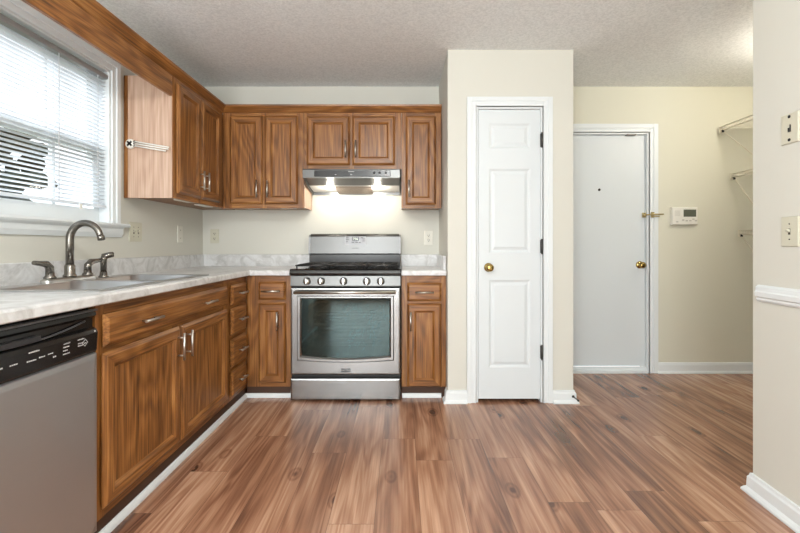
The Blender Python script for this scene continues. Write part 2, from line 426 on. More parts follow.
# pantry door (three raised panels)
d1 = thing('door_1', 'narrow white three-panel pantry door', None, (0.74, PY+0.02, 0)); struct(d1)
m = MB(); x0, x1, yf = DX0+0.016, DX1-0.014, PY+0.012
m.box(x0, x1, yf+0.010, yf+0.042, 0.022, DZ-0.015)
pans = [(0.237, 0.84), (1.026, 1.606), (1.748, 1.917)]; pa, pb = 0.602, 0.888
m.box(x0, pa, yf, yf+0.011, 0.022, DZ-0.015).box(pb, x1, yf, yf+0.011, 0.022, DZ-0.015)
zs = [0.022]+[v for p in pans for v in p]+[DZ-0.015]
for k in range(0, 8, 2): m.box(pa, pb, yf, yf+0.011, zs[k], zs[k+1])
for a, b_ in pans:
    m.rings(FRY(yf+0.012), pa, pb, a, b_, [(0, 0.002), (0, 0.012), (0.014, 0.0035), (0.022, 0.0035), (0.040, 0.010), (0.042, 0.010)], (0, 0, 0))
m.build('door_slab', DOORW, d1)
k1 = knob('door_knob', d1, 0.599, yf, 0.926); k1['label'] = 'round brass door knob'
for z in (0.345, 1.07, 1.80):
    h = MB().tube([(DX1-0.006, PY-0.008, z-0.045), (DX1-0.006, PY-0.008, z+0.045)], 0.005, 8)
    h.tube([(DX1-0.006, PY-0.008, z-0.052), (DX1-0.006, PY-0.008, z-0.045)], 0.006, 8).tube([(DX1-0.006, PY-0.008, z+0.045), (DX1-0.006, PY-0.008, z+0.052)], 0.006, 8)
    h.box(DX1-0.013, DX1-0.004, PY-0.004, PY+0.012, z-0.045, z+0.045)
    h.build('hinge', HINGE, d1)
# entry door
d2 = thing('door_2', 'plain white entry door at the back of the hall', None, (1.63, YB+0.04, 0)); struct(d2)
MB().box(EX0+0.014, EX1-0.015, YB+0.030, YB+0.075, 0.05, EZ-0.014).build('door_slab', DOORW, d2, bevel=0.002)
MB().box(EX0+0.013, EX1-0.013, YB-0.016, YB+0.10, 0.0, 0.018).box(EX0+0.013, EX1-0.013, YB+0.012, YB+0.029, 0.012, 0.047).build('threshold', WHITE, d2)
knob('door_knob', d2, 2.028, YB+0.030, 0.912)
MB().lathe((1.685, YB+0.030, 1.552), (0, -1, 0), [(0.011, 0), (0.011, 0.003), (0.007, 0.004), (0, 0.004)], 14).build('peephole', RUBBER, d2)
MB().box(1.905, 1.985, YB-0.004, YB+0.03, EZ-0.020, EZ-0.011).build('closer_tab', HINGE, d2)
g = MB().box(2.048, 2.082, YB+0.018, YB+0.030, 1.315, 1.355).tube([(2.056, YB+0.012, 1.335), (2.09, YB-0.02, 1.338), (2.20, YB-0.028, 1.340)], 0.006, 8)
g.tube([(2.10, YB-0.022, 1.322), (2.165, YB-0.028, 1.322)], 0.005, 8).lathe((2.056, YB+0.018, 1.335), (0, -1, 0), [(0.014, 0), (0.014, 0.014), (0, 0.018)], 12)
g.box(2.098, 2.125, YB-0.022, YB-0.016, 1.312, 1.358)
g.build('swing_bar_latch', simple('aged_pale_brass', (190, 174, 130), 0.3, 0.9), d2)
# white shoe strip along the toe kicks
struct(MB().sweep([(-1.107, 0.35), (-1.107, 3.077), (-0.774, 3.077)], [(0, 0), (0.016, 0), (0.015, 0.012), (0.010, 0.024), (0.004, 0.029), (0, 0.029)]).build('trim_4', WHITE))
struct(MB().sweep([(0.004, 3.077), (0.282, 3.077)], [(0, 0), (0.016, 0), (0.015, 0.012), (0.010, 0.024), (0.004, 0.029), (0, 0.029)]).build('trim_5', WHITE))

# ------------------------------------------------------------------ window
w1 = thing('window_1', 'white sash window over the sink', None, (XW-0.07, 1.70, WZ0)); struct(w1)
m = MB(); e = 0.0
cw = 0.062; ch = 0.06
for d, a, b_ in ((0.012, 0.0, cw), (0.020, 0.030, cw)):
    m.box(XW, XW+d, WY1+a, WY1+b_, WZ0, WZ1+ch).box(XW, XW+d, WY0-b_, WY0-a, WZ0, WZ1+ch).box(XW, XW+d, WY0-a, WY1+a, WZ1+a, WZ1+ch)
m.box(XW-0.14, XW, WY1-0.012, WY1, WZ0, WZ1).box(XW-0.14, XW, WY0, WY0+0.012, WZ0, WZ1).box(XW-0.14, XW, WY0+0.012, WY1-0.012, WZ1-0.012, WZ1)
m.build('window_frame', WHITE, w1, bevel=0.002)
m = MB().prism([(XW-0.14, WZ0-0.02), (XW+0.040, WZ0-0.02), (XW+0.046, WZ0-0.010), (XW+0.040, WZ0), (XW-0.14, WZ0+0.004)], 'y', WY0-0.10, WY1+0.115)
m.prism([(XW, WZ0-0.08), (XW+0.010, WZ0-0.08), (XW+0.020, WZ0-0.055), (XW+0.020, WZ0-0.03), (XW+0.030, WZ0-0.02), (XW, WZ0-0.02)], 'y', WY0-0.07, WY1+0.085)
m.build('window_sill', WHITE, w1)
ZM = 1.635
def sash(x, z0, z1, name):
    m = MB(); a, b_ = WY0+0.014, WY1-0.014; s = 0.045
    m.box(x-0.018, x+0.018, a, a+s, z0, z1).box(x-0.018, x+0.018, b_-s, b_, z0, z1)
    m.box(x-0.018, x+0.018, a+s, b_-s, z0, z0+(0.075 if z0 < 1.3 else 0.04)).box(x-0.018, x+0.018, a+s, b_-s, z1-(0.028 if z0 > 1.3 else 0.04), z1)
    for k in range(1, 5):
        y = a+(b_-a)*k/5; m.box(x-0.010, x+0.010, y-0.010, y+0.010, z0+0.03, z1-0.03)
    f = m.build(name, WHITE, w1)
    MB().box(x-0.002, x+0.002, a+s-0.004, b_-s+0.004, z0+0.03, z1-0.024).build('pane', PANE, f)
sash(XW-0.075, WZ0+0.004, ZM+0.02, 'lower_sash')
sash(XW-0.114, ZM-0.02, WZ1-0.013, 'upper_sash')
# blind
bl = thing('window_blind', 'white horizontal slat blind hanging in the window over the sink', 'blind', (XW-0.02, 1.70, 1.30))
BX = XW-0.027; by0, by1 = WY0+0.016, WY1-0.016
m = MB(); z = 1.318
while z < 2.022:
    t = math.radians(11); c, s = math.cos(t)*0.0125, math.sin(t)*0.0125
    pts = []
    for q in (-1, -0.5, 0, 0.5, 1): pts.append((BX+q*c, z+q*s+0.0018*(1-q*q)))
    poly = pts+[(x_, z_-0.0007) for x_, z_ in reversed(pts)]
    m.prism(poly, 'y', by0, by1); z += 0.0215
m.build('slats', BLIND, bl)
MB().prism([(BX-0.016, 2.029), (BX+0.016, 2.029), (BX+0.022, 2.036), (BX+0.023, 2.050), (BX+0.018, 2.056), (BX-0.016, 2.056)], 'y', by0-0.002, by1+0.002).build('headrail', simple('grey_headrail', (150, 150, 150), 0.35, 0.2), bl)
MB().prism([(BX-0.013, 1.292), (BX+0.013, 1.292), (BX+0.015, 1.298), (BX+0.012, 1.306), (BX-0.012, 1.306)], 'y', by0, by1).build('bottom_rail', BLIND, bl)
for y in (by0+0.12, 1.70, 2.14, by1-0.07):
    MB().box(BX+0.0135, BX+0.0150, y-0.003, y+0.003, 1.30, 2.03).box(BX-0.0150, BX-0.0135, y-0.003, y+0.003, 1.30, 2.03).build('ladder_tape', BLIND, bl)
for y in (1.72, 2.28):
    MB().box(BX+0.0152, BX+0.021, y-0.008, y+0.008, 1.270, 1.296).build('hold_down_clip', PLAST, bl)

# ------------------------------------------------------------------ cabinet parts
PROF = [(0.010, 0), (0.010, 0.006), (0, 0.007), (0, 0.011), (0.013, 0.023), (0.016, 0.024), (0.050, 0.024), (0.064, 0.011), (0.066, 0.011)]
DPROF = [(0.010, 0), (0.010, 0.006), (0, 0.007), (0, 0.011), (0.014, 0.0235), (0.017, 0.0245), (0.020, 0.0245)]
def pull(parent, fr, u, v, vert, half=0.058):
    half *= 1.12
    o, U, V, N = fr; c = o+U*u+V*v; A = V if vert else U
    m = MB().tube([c+N*0.030-A*half, c+N*0.030+A*half], 0.0062, 10)
    for s in (-1, 1): m.tube([c+A*s*half*0.66, c+N*0.030+A*s*half*0.66], 0.0042, 8)
    p = m.build('handle', NICKEL, parent); p['label'] = 'satin nickel bar handle'; return p
def door(parent, fr, u0, u1, v0, v1, mats, pu=None, pv=None, half=0.058, prof=PROF):
    d = MB().rings(fr, u0, u1, v0, v1, prof, (0, 1, 0)).build('door', mats, parent)
    f2 = (fr[0]+fr[3]*0.024, fr[1], fr[2], fr[3])
    if pu is not None: pull(d, f2, pu, pv, True, half)
    return d
def drawer(parent, fr, u0, u1, v0, v1, mats, pulls, half=0.05, name='drawer'):
    d = MB().rings(fr, u0, u1, v0, v1, DPROF, (1, 1, 1)).build(name, mats, parent)
    f2 = (fr[0]+fr[3]*0.024, fr[1], fr[2], fr[3])
    for u, v in pulls: pull(d, f2, u, v, False, half)
    return d
ZX = [OZ, OX]; ZY = [OZ, OY]

# ---- sink base (faces +X)
FX = -1.10
c = thing('sink_base_cabinet', 'long oak base cabinet with two doors under the sink', 'cabinet', (-1.39, 2.12, 0))
MB().box(-1.665, FX-0.018, 1.555, 1.573, 0.086, 0.862).box(-1.665, FX-0.018, 2.712, 2.730, 0.086, 0.862).box(-1.665, FX-0.018, 1.573, 2.712, 0.086, 0.104).box(-1.665, -1.655, 1.573, 2.712, 0.104, 0.862).build('carcass', OZ, c)
m = MB()
for a, b_ in ((1.555, 1.60), (2.66, 2.73)): m.box(FX-0.018, FX, a, b_, 0.078, 0.864, 0)
m.box(FX-0.018, FX, 2.08, 2.15, 0.113, 0.690, 0)
for a, b_ in ((0.078, 0.13), (0.665, 0.72), (0.81, 0.864)): m.box(FX-0.0182, FX-0.0002, 1.60, 2.66, a, b_, 1)
m.build('face_frame', ZY, c)
MB().box(-1.66, -1.107, 1.555, 2.73, 0, 0.080).build('toe_kick', DARKWOOD, c)
f = FRX(FX+0.0005)
door(c, f, 1.575, 2.117, 0.115, 0.682, ZY, 2.085, 0.590)
door(c, f, 2.130, 2.690, 0.115, 0.682, ZY, 2.165, 0.590)
drawer(c, f, 1.580, 2.690, 0.705, 0.824, [OZ, OY], [(1.84, 0.765), (2.40, 0.765)], 0.058, 'false_drawer_front')
# ---- drawer stack
c = thing('drawer_base_cabinet', 'oak base unit of four stacked drawers in the corner beside the sink cabinet', 'cabinet', (-1.39, 2.89, 0))
MB().box(-1.665, FX-0.018, 2.732, 3.062, 0.086, 0.862).build('carcass', OZ, c)
m = MB()
for a, b_ in ((2.732, 2.775), (3.008, 3.062)): m.box(FX-0.0175, FX, a, b_, 0.078, 0.864, 0)
for a, b_ in ((0.078, 0.12), (0.265, 0.298), (0.470, 0.505), (0.665, 0.70), (0.815, 0.864)): m.box(FX-0.0172, FX-0.0002, 2.775, 3.008, a, b_, 1)
m.build('face_frame', ZY, c)
MB().box(-1.66, -1.107, 2.732, 3.075, 0, 0.080).build('toe_kick', DARKWOOD, c)
for a, b_ in ((0.107, 0.270), (0.293, 0.474), (0.500, 0.672), (0.696, 0.822)):
    drawer(c, f, 2.762, 3.015, a, b_, [OZ, OY], [(2.90, (a+b_)/2+0.005)], 0.048)
# ---- base cabinets either side of the range (face -Y)
def back_base(name, label, x0, x1, fx0, fx1, dz, oz, hx):
    c = thing(name, label, 'cabinet', ((x0+x1)/2, 3.36, 0))
    FY = 3.065
    MB().box(x0, x1, FY+0.018, 3.652, 0.086, 0.862).build('carcass', OZ, c)
    m = MB().box(x0, fx0+0.012, FY, FY+0.0175, 0.078, 0.864, 0).box(fx1-0.012, x1, FY, FY+0.0175, 0.078, 0.864, 0)
    for a, b_ in ((0.078, 0.12), (0.66, 0.70), (0.81, 0.864)): m.box(fx0+0.012, fx1-0.012, FY+0.0002, FY+0.0172, a, b_, 1)
    m.build('face_frame', ZX, c)
    MB().box(x0, x1, 3.0775, 3.65, 0, 0.080).build('toe_kick', DARKWOOD, c)
    f = FRY(FY-0.0005)
    drawer(c, f, fx0, fx1, dz[0], dz[1], [OZ, OX], [((fx0+fx1)/2, (dz[0]+dz[1])/2)], 0.058)
    door(c, f, fx0, fx1, oz[0], oz[1], ZX, hx, oz[1]-0.122)
back_base('corner_base_cabinet', 'slim oak base cabinet left of the range in the corner', -1.098, -0.774, -1.008, -0.815, (0.694, 0.822), (0.109, 0.671), -0.868)
back_base('narrow_base_cabinet', 'slim oak base cabinet between the range and pantry wall', 0.001, 0.314, 0.040, 0.282, (0.684, 0.815), (0.078, 0.668), 0.064)

# ------------------------------------------------------------------ countertop
CZ0, CZ1 = 0.8665, 0.904
SX0, SX1, SY0, SY1 = -1.625, -1.113, 1.60, 2.505
c = thing('countertop', 'L-shaped white marbled countertop running from dishwasher to range', 'countertop', (-1.37, 2.0, CZ0))
m = MB(); hx0, hx1, hy0, hy1 = SX0+0.02, SX1-0.02, SY0+0.02, SY1-0.02
m.box(-1.678, hx0, 0.35, 3.657, CZ0, CZ1).box(hx0, hx1, 0.35, hy0, CZ0, CZ1).box(hx0, hx1, hy1, 3.657, CZ0, CZ1)
NOSE = [(hx1, CZ0), (-1.064, CZ0), (-1.060, CZ0+0.004), (-1.060, CZ1-0.008), (-1.063, CZ1-0.002), (-1.068, CZ1), (hx1, CZ1)]
m.prism(NOSE, 'y', 0.35, 3.032)
m.box(hx1, -0.772, 3.032, 3.657, CZ0, CZ1)
m.prism([(3.032, CZ0), (3.029, CZ0), (3.025, CZ0+0.004), (3.025, CZ1-0.008), (3.028, CZ1-0.002), (3.032, CZ1)], 'x', -1.064, -0.772)
m.build('worktop', COUNTER, c)
m = MB().prism([(-1.678, CZ1), (-1.660, CZ1), (-1.660, 0.998), (-1.664, 1.002), (-1.678, 1.002)], 'y', 0.35, 3.657)
m.prism([(3.657, CZ1), (3.638, CZ1), (3.638, 0.998), (3.642, 1.002), (3.657, 1.002)], 'x', -1.660, -0.772)
m.build('backsplash', COUNTER, c)
c = thing('small_countertop', 'short white marbled countertop right of the range', 'countertop', (0.15, 3.34, CZ0))
m = MB().box(0.0, 0.314, 3.032, 3.657, CZ0, CZ1).prism([(3.032, CZ0), (3.029, CZ0), (3.025, CZ0+0.004), (3.025, CZ1-0.008), (3.028, CZ1-0.002), (3.032, CZ1)], 'x', 0.0, 0.314)
m.build('worktop', COUNTER, c)
m = MB().prism([(3.657, CZ1), (3.638, CZ1), (3.638, 0.998), (3.642, 1.002), (3.657, 1.002)], 'x', 0.0, 0.314)
m.box(0.296, 0.314, 3.06, 3.638, CZ1, 1.002)
m.build('backsplash', COUNTER, c)

# ------------------------------------------------------------------ sink
c = thing('kitchen_sink', 'stainless double-bowl sink set into the long countertop', 'sink', (-1.37, 2.05, CZ1))
RZ = 0.9105
bx0, bx1 = SX0+0.10, SX1-0.032
bowls = [(SY0+0.035, 2.035), (2.068, SY1-0.035)]
m = MB()
for a in ((SX0, bx0, SY0, SY1), (bx1, SX1, SY0, SY1), (bx0, bx1, SY0, bowls[0][0]), (bx0, bx1, bowls[0][1], bowls[1][0]), (bx0, bx1, bowls[1][1], SY1)):
    m.box(a[0], a[1], a[2], a[3], CZ1+0.0006, RZ)
m.build('rim', SINKST, c)
def rr(x0, x1, y0, y1, r, z, n=5):
    P = []
    for cx_, cy_, a0 in ((x1-r, y0+r, -90), (x1-r, y1-r, 0), (x0+r, y1-r, 90), (x0+r, y0+r, 180)):
        for k in range(n+1):
            a = math.radians(a0+90*k/n); P.append((cx_+r*math.cos(a), cy_+r*math.sin(a), z))
    return P
for a, b_ in bowls:
    m = MB(); L = [rr(bx0-0.001, bx1+0.001, a-0.001, b_+0.001, 0.002, RZ+0.0004), rr(bx0+0.003, bx1-0.003, a+0.003, b_-0.003, 0.05, RZ-0.004), rr(bx0+0.012, bx1-0.012, a+0.012, b_-0.012, 0.05, 0.78), rr(bx0+0.03, bx1-0.03, a+0.03, b_-0.03, 0.05, 0.755)]
    m.loops(L, cap0=False, cap1=True, sm=True)
    bo = m.build('bowl', SINKST, c)
    MB().lathe(((bx0+bx1)/2, (a+b_)/2, 0.7555), (0, 0, 1), [(0.045, 0), (0.045, 0.002), (0.036, 0.003), (0.03, 0.0012), (0, 0.0012)], 20).build('drain', CHROME, bo)
# ------------------------------------------------------------------ faucet, sprayer
FXX, FYY = -1.555, 2.03
c = thing('kitchen_faucet', 'dark nickel gooseneck faucet with two lever handles behind the sink', 'faucet', (FXX, FYY, RZ))
m = MB(); pl = []
for z, g in ((RZ+0.0004, 0), (RZ+0.014, 0.0), (RZ+0.020, 0.008)):
    pl.append(rr(FXX-0.028+g, FXX+0.028-g, FYY-0.150+g, FYY+0.150-g, 0.024, z))
m.loops(pl, sm=False); m.build('deck_plate', NICKEL, c)
zb = RZ+0.0195
pts = [(FXX, FYY, zb+0.03), (FXX, FYY, 1.10)]; R = 0.072
for k in range(1, 15):
    a = math.radians(180-k*11.6); pts.append((FXX+R+R*math.cos(a), FYY, 1.105+R*1.08*math.sin(a)))
lx, ly, lz = pts[-1]; pts.append((lx+0.004, FYY, lz-0.008))
n = len(pts)
m = MB().tube(pts, [0.0165 if k < 5 else 0.0165-0.003*(k-4)/(n-5) for k in range(n)], 14)
m.build('spout', GUN, c)
MB().lathe((FXX, FYY, zb), (0, 0, 1), [(0.027, 0), (0.027, 0.008), (0.022, 0.014), (0.0215, 0.052), (0.018, 0.058), (0.016, 0.060)], 20).build('spout_base', GUN, c)
MB().lathe((lx+0.004, FYY, lz-0.006), (0.2, 0, -1), [(0.0145, 0), (0.0155, 0.004), (0.0155, 0.020), (0.011, 0.022), (0, 0.022)], 14).build('aerator', GUN, c)
for s in (-1, 1):
    y = FYY+s*0.115
    m = MB().lathe((FXX, y, zb), (0, 0, 1), [(0.024, 0), (0.024, 0.006), (0.017, 0.014), (0.0165, 0.028)], 18)
    m.tube([(FXX, y, zb+0.02), (FXX, y+s*0.002, zb+0.050), (FXX+0.001, y+s*0.022, zb+0.066), (FXX+0.004, y+s*0.06, zb+0.070), (FXX+0.006, y+s*0.092, zb+0.074)], [0.0165, 0.0165, 0.015, 0.011, 0.009], 12)
    m.build('lever_handle', GUN, c)
SYY = 2.26
c = thing('side_sprayer', 'dark nickel pull-out sprayer standing right of the faucet', 'sprayer', (FXX, SYY, RZ))
MB().lathe((FXX, SYY, RZ+0.0004), (0, 0, 1), [(0.023, 0), (0.023, 0.006), (0.018, 0.012), (0.016, 0.03)], 18).build('sprayer_base', GUN, c)
m = MB().tube([(FXX, SYY, RZ+0.025), (FXX, SYY, RZ+0.092), (FXX+0.004, SYY+0.003, RZ+0.112)], [0.014, 0.0155, 0.0155], 12)
m.tube([(FXX-0.004, SYY-0.004, RZ+0.108), (FXX+0.02, SYY+0.018, RZ+0.117), (FXX+0.032, SYY+0.028, RZ+0.119)], [0.015, 0.0155, 0.014], 12)
m.build('sprayer_head', GUN, c)
MB().lathe((FXX+0.0315, SYY+0.0277, RZ+0.119), (0.75, 0.65, 0.05), [(0.011, 0), (0.011, 0.0025), (0, 0.0025)], 12).build('nozzle', RUBBER, c)

# ------------------------------------------------------------------ dishwasher
c = thing('dishwasher', 'stainless dishwasher with black control panel at the left under the counter', 'dishwasher', (-1.38, 1.24, 0))
dy0, dy1 = 0.945, 1.546
MB().box(-1.66, -1.12, dy0, dy1, 0.06, 0.855).build('tub', BLACK, c)
MB().box(-1.60, -1.13, dy0, dy1, 0, 0.059).build('toe_panel', BLACK, c)
MB().rings(FRX(-1.1195), dy0+0.004, dy1-0.003, 0.06, 0.697, [(0, 0), (0, 0.030), (0.004, 0.036), (0.02, 0.038), (0.024, 0.038)], (0, 0, 0)).build('door_panel', STEELY, c)
m = MB().prism([(-1.1195, 0.700), (-1.088, 0.700), (-1.084, 0.708), (-1.080, 0.770), (-1.086, 0.782), (-1.100, 0.790), (-1.100, 0.820), (-1.086, 0.830), (-1.088, 0.842), (-1.1195, 0.842)], 'y', dy0+0.004, dy1-0.006)
cp = m.build('control_panel', BLACK, c)
MB().tube([(-1.093, dy0+0.05, 0.790)]+[(-1.093, dy0+0.05+0.5*k/10, 0.790+0.026*(2*k/10-1)**2-0.0) for k in range(1, 11)], 0.003, 8).build('grip_edge', simple('dark_grey_trim', (70, 70, 72), 0.3), cp)
MB().box(-1.099, -1.0855, dy0+0.09, dy0+0.36, 0.792, 0.806).build('pocket', simple('charcoal_plastic', (44, 44, 46), 0.4), cp)
MB().box(-1.10, -1.082, dy0+0.004, dy1-0.003, 0.846, 0.852).build('top_strip', simple('strip_grey', (104, 104, 106), 0.4, 0.6), c)
# printed marks on the sloping lower half of the panel
m = MB()
def mk(y0, y1, z0, z1):
    x_ = lambda z: -1.084+0.004*(z-0.708)/0.062
    m.loops([[(x_(z)+d, y, z) for y, z in ((y0, z0), (y1, z0), (y1, z1), (y0, z1))] for d in (-0.0005, 0.0004)])
rm = random.Random(3)
def word(y, z, w_, h=0.0042):
    global m
    m = MB(); a = y
    while a < y+w_:
        st = rm.uniform(0.003, 0.006); mk(a, a+st, z, z+h*rm.uniform(0.7, 1)); a += st+0.0016
    m.build('printed_word', MARK, cp)
for y, z, w_ in ((0.99, 0.742, 0.03), (1.05, 0.742, 0.02), (1.105, 0.763, 0.030), (1.150, 0.742, 0.022), (1.195, 0.742, 0.022), (1.255, 0.763, 0.036), (1.250, 0.738, 0.030), (1.292, 0.740, 0.020), (1.325, 0.742, 0.020), (1.345, 0.728, 0.010),
                 (1.385, 0.759, 0.028), (1.385, 0.748, 0.022), (1.385, 0.737, 0.017), (1.385, 0.726, 0.028), (1.445, 0.759, 0.028), (1.448, 0.738, 0.020), (1.448, 0.746, 0.020), (1.475, 0.742, 0.012)):
    word(y, z, w_)
for cy_, rad, nseg in ((1.118, 0.014, 20), (1.480, 0.013, 4)):
    m = MB()
    for k in range(nseg):
        a, b_ = 2*math.pi*k/nseg, 2*math.pi*(k+1)/nseg
        zc = 0.745; q = [(cy_+rr_*math.cos(t), zc+rr_*math.sin(t)) for rr_, t in ((rad, a), (rad, b_), (rad-0.0018, b_), (rad-0.0018, a))]
        m.loops([[(-1.0815-0.0003*1+(z-zc)*0.0645+d, y, z) for y, z in q] for d in (-0.001, 0.0008)])
    m.build('printed_ring', MARK, cp)
word(1.111, 0.742, 0.012)
MB().lathe((-1.0835, 1.528, 0.775), (1, 0, 0), [(0.003, 0), (0.003, 0.002), (0, 0.002)], 8).build('indicator', MARK, cp)

# ------------------------------------------------------------------ range
RX0, RX1, RY = -0.768, -0.006, 2.985
c = thing('gas_range', 'stainless freestanding gas range with oven window and drawer', 'stove', ((RX0+RX1)/2, 3.32, 0))
m = MB()
m.box(RX0, RX0+0.05, RY+0.045, 3.635, 0.02, 0.86).box(RX1-0.05, RX1, RY+0.045, 3.635, 0.02, 0.86)
m.box(RX0+0.05, RX1-0.05, 3.50, 3.635, 0.02, 0.86).box(RX0+0.05, RX1-0.05, RY+0.045, 3.50, 0.02, 0.27).box(RX0+0.05, RX1-0.05, RY+0.045, 3.50, 0.745, 0.86)
m.build('body', simple('range_side_black', (24, 24, 25), 0.5), c)
m = MB().box(RX0+0.052, RX1-0.052, 3.494, 3.4995, 0.271, 0.744).box(RX0+0.051, RX0+0.056, RY+0.05, 3.494, 0.271, 0.744).box(RX1-0.056, RX1-0.051, RY+0.05, 3.494, 0.271, 0.744).box(RX0+0.056, RX1-0.056, RY+0.05, 3.494, 0.271, 0.276)
cav = m.build('oven_cavity', CAVITY, c)
for z in (0.36, 0.45, 0.55):
    m = MB()
    for k in range(15):
        x = RX0+0.075+(RX1-RX0-0.15)*k/14; m.tube([(x, RY+0.09, z), (x, 3.47, z)], 0.0022, 6)
    for y in (RY+0.09, 3.20, 3.34, 3.47): m.tube([(RX0+0.060, y, z), (RX1-0.060, y, z)], 0.0038, 6)
    m.build('oven_rack', CHROME, c)
# bottom drawer
MB().rings(FRY(RY+0.044), RX0+0.002, RX1-0.002, 0.009, 0.160, [(0, 0), (0, 0.036), (0.004, 0.042), (0.012, 0.044), (0.016, 0.044)], (0, 0, 0)).build('storage_drawer', STEEL, c)
# oven door: frame with a bellied window opening
def quad_loop(x0, x1, z0, z1, y, sag=0, n=9):
    P = []
    for k in range(n): P.append((x0+(x1-x0)*k/n, y, z0-sag*(1-(2*k/n-1)**2)))
    for k in range(n): P.append((x1, y, z0+(z1-z0)*k/n))
    for k in range(n): P.append((x1-(x1-x0)*k/n, y, z1))
    for k in range(n): P.append((x0, y, z1-(z1-z0)*k/n))
    return P
a0, a1, b0, b1 = RX0+0.002, RX1-0.002, 0.184, 0.786
g0, g1, h0, h1 = -0.690, -0.082, 0.318, 0.708
L = [quad_loop(g0, g1, h0, h1, RY+0.046, 0.018), quad_loop(a0, a1, b0, b1, RY+0.046), quad_loop(a0, a1, b0, b1, RY+0.008), quad_loop(a0+0.005, a1-0.005, b0+0.005, b1-0.005, RY+0.001), quad_loop(a0+0.012, a1-0.012, b0+0.012, b1-0.012, RY),
     quad_loop(g0-0.030, g1+0.030, h0-0.034, h1+0.024, RY, 0.014), quad_loop(g0-0.024, g1+0.024, h0-0.026, h1+0.018, RY-0.008, 0.016), quad_loop(g0-0.010, g1+0.010, h0-0.010, h1+0.008, RY-0.008, 0.018), quad_loop(g0, g1, h0, h1, RY+0.002, 0.018), quad_loop(g0, g1, h0, h1, RY+0.046, 0.018)]
od = MB().loops(L, cap0=False, cap1=False).build('oven_door', STEEL, c)
P = quad_loop(g0+0.001, g1-0.001, h0+0.001, h1-0.001, RY+0.006, 0.018); Q = [(x, RY+0.010, z) for x, y, z in P]
MB().loops([P, Q]).build('oven_window', OVENG, od)
m = MB().tube([(RX0+0.035, RY-0.040, 0.757), (RX1-0.035, RY-0.040, 0.757)], 0.0125, 14)
for x in (RX0+0.05, RX1-0.05): m.tube([(x, RY-0.002, 0.757), (x, RY-0.036, 0.757)], 0.010, 10)
m.build('handle', NICKEL, od)
bc = [(-0.415, 0.229), (-0.355, 0.229), (-0.352, 0.226), (-0.352, 0.209), (-0.356, 0.205), (-0.380, 0.205), (-0.385, 0.201), (-0.390, 0.205), (-0.414, 0.205), (-0.418, 0.209), (-0.418, 0.226)]
bd = MB().loops([[(x, y, z) for x, z in bc] for y in (RY+0.0005, RY-0.003)]).build('badge', BLACK, od)
text('MAYTAG', 'lettering', MARK, bd, (-0.385, RY-0.0032, 0.217), (math.pi/2, 0, 0), 0.0155)
# control panel and knobs
m = MB().prism([(RY+0.044, 0.793), (RY+0.004, 0.793), (RY-0.002, 0.800), (RY+0.006, 0.866), (RY+0.044, 0.866)], 'x', RX0+0.002, RX1-0.002)
cp = m.build('control_panel', STEEL2, c)
for x in (-0.652, -0.554, -0.399, -0.240, -0.143):
    k = MB().lathe((x, RY+0.001, 0.830), (0, -1, 0.1), [(0.027, 0), (0.027, 0.004), (0.022, 0.006), (0.0205, 0.024), (0.018, 0.028), (0, 0.028)], 20).build('burner_knob', simple('knob_steel', (190, 190, 188), 0.3, 1.0) if x == -0.652 else bpy.data.materials['knob_steel'], c)
    MB().box(x-0.004, x+0.004, RY-0.036, RY-0.020, 0.815, 0.851).build('knob_grip', CHROME, k)
# cooktop
m = MB().prism([(RY+0.012, 0.868), (RY-0.006, 0.872), (RY-0.012, 0.886), (RY-0.008, 0.906), (RY+0.006, 0.915), (3.575, 0.915), (3.575, 0.868)], 'x', RX0-0.003, RX1+0.003)
m.build('cooktop', ENAMEL, c, bevel=0.004)
for x, y in ((-0.62, 3.13), (-0.62, 3.42), (-0.385, 3.275), (-0.15, 3.13), (-0.15, 3.42)):
    b = MB().lathe((x, y, 0.9152), (0, 0, 1), [(0.05, 0), (0.05, 0.004), (0.036, 0.006), (0.036, 0.012), (0, 0.013)], 20).build('burner', IRON, c)
for x0, x1 in ((-0.748, -0.512), (-0.506, -0.264), (-0.258, -0.022)):
    m = MB(); r = 0.0055; zt = 0.936
    y0, y1 = 3.025, 3.545
    m.tube([(x0+r, y0+0.02, zt), (x0+0.03, y0, zt), (x1-0.03, y0, zt), (x1-r, y0+0.02, zt), (x1-r, y1-0.01, zt), (x0+r, y1-0.01, zt), (x0+r, y0+0.02, zt)], r, 8)
    xm = (x0+x1)/2
    m.tube([(xm, y0, zt), (xm, y1-0.01, zt)], r, 8)
    for y in (3.13, 3.275, 3.42): m.tube([(x0+r, y, zt), (x1-r, y, zt)], r, 8)
    for x in (x0+0.012, x1-0.012):
        for y in (3.045, 3.525): m.tube([(x, y, 0.9155), (x, y, zt)], 0.005, 6)
    m.build('grate', IRON, c)
# backguard
m = MB().prism([(3.640, 0.90), (3.580, 0.916), (3.580, 1.002), (3.640, 1.002)], 'x', RX0+0.006, RX1-0.004)
m.build('vent_strip', simple('matte_black', (6, 6, 6), 0.3), c)
m = MB().prism([(3.640, 1.004), (3.570, 1.004), (3.563, 1.012), (3.570, 1.150), (3.580, 1.168), (3.600, 1.174), (3.640, 1.174)], 'x', RX0+0.018, RX1-0.014)
bg = m.build('backguard', STEEL2, c)
for a in ((RX0+0.004, RX0+0.0175), (RX1-0.0135, RX1)):
    MB().prism([(3.642, 1.003), (3.566, 1.003), (3.560, 1.012), (3.566, 1.146), (3.578, 1.162), (3.600, 1.168), (3.642, 1.168)], 'x', a[0], a[1]).build('end_cap', PANELG, c)
def onbg(x0, x1, z0, z1, mat, name, par, d):
    y = lambda z: 3.563+0.007*(z-1.012)/0.138
    return MB().loops([[(x, y(z)-dd, z) for x, z in ((x0, z0), (x1, z0), (x1, z1), (x0, z1))] for dd in (-0.001, d)]).build(name, mat, par)
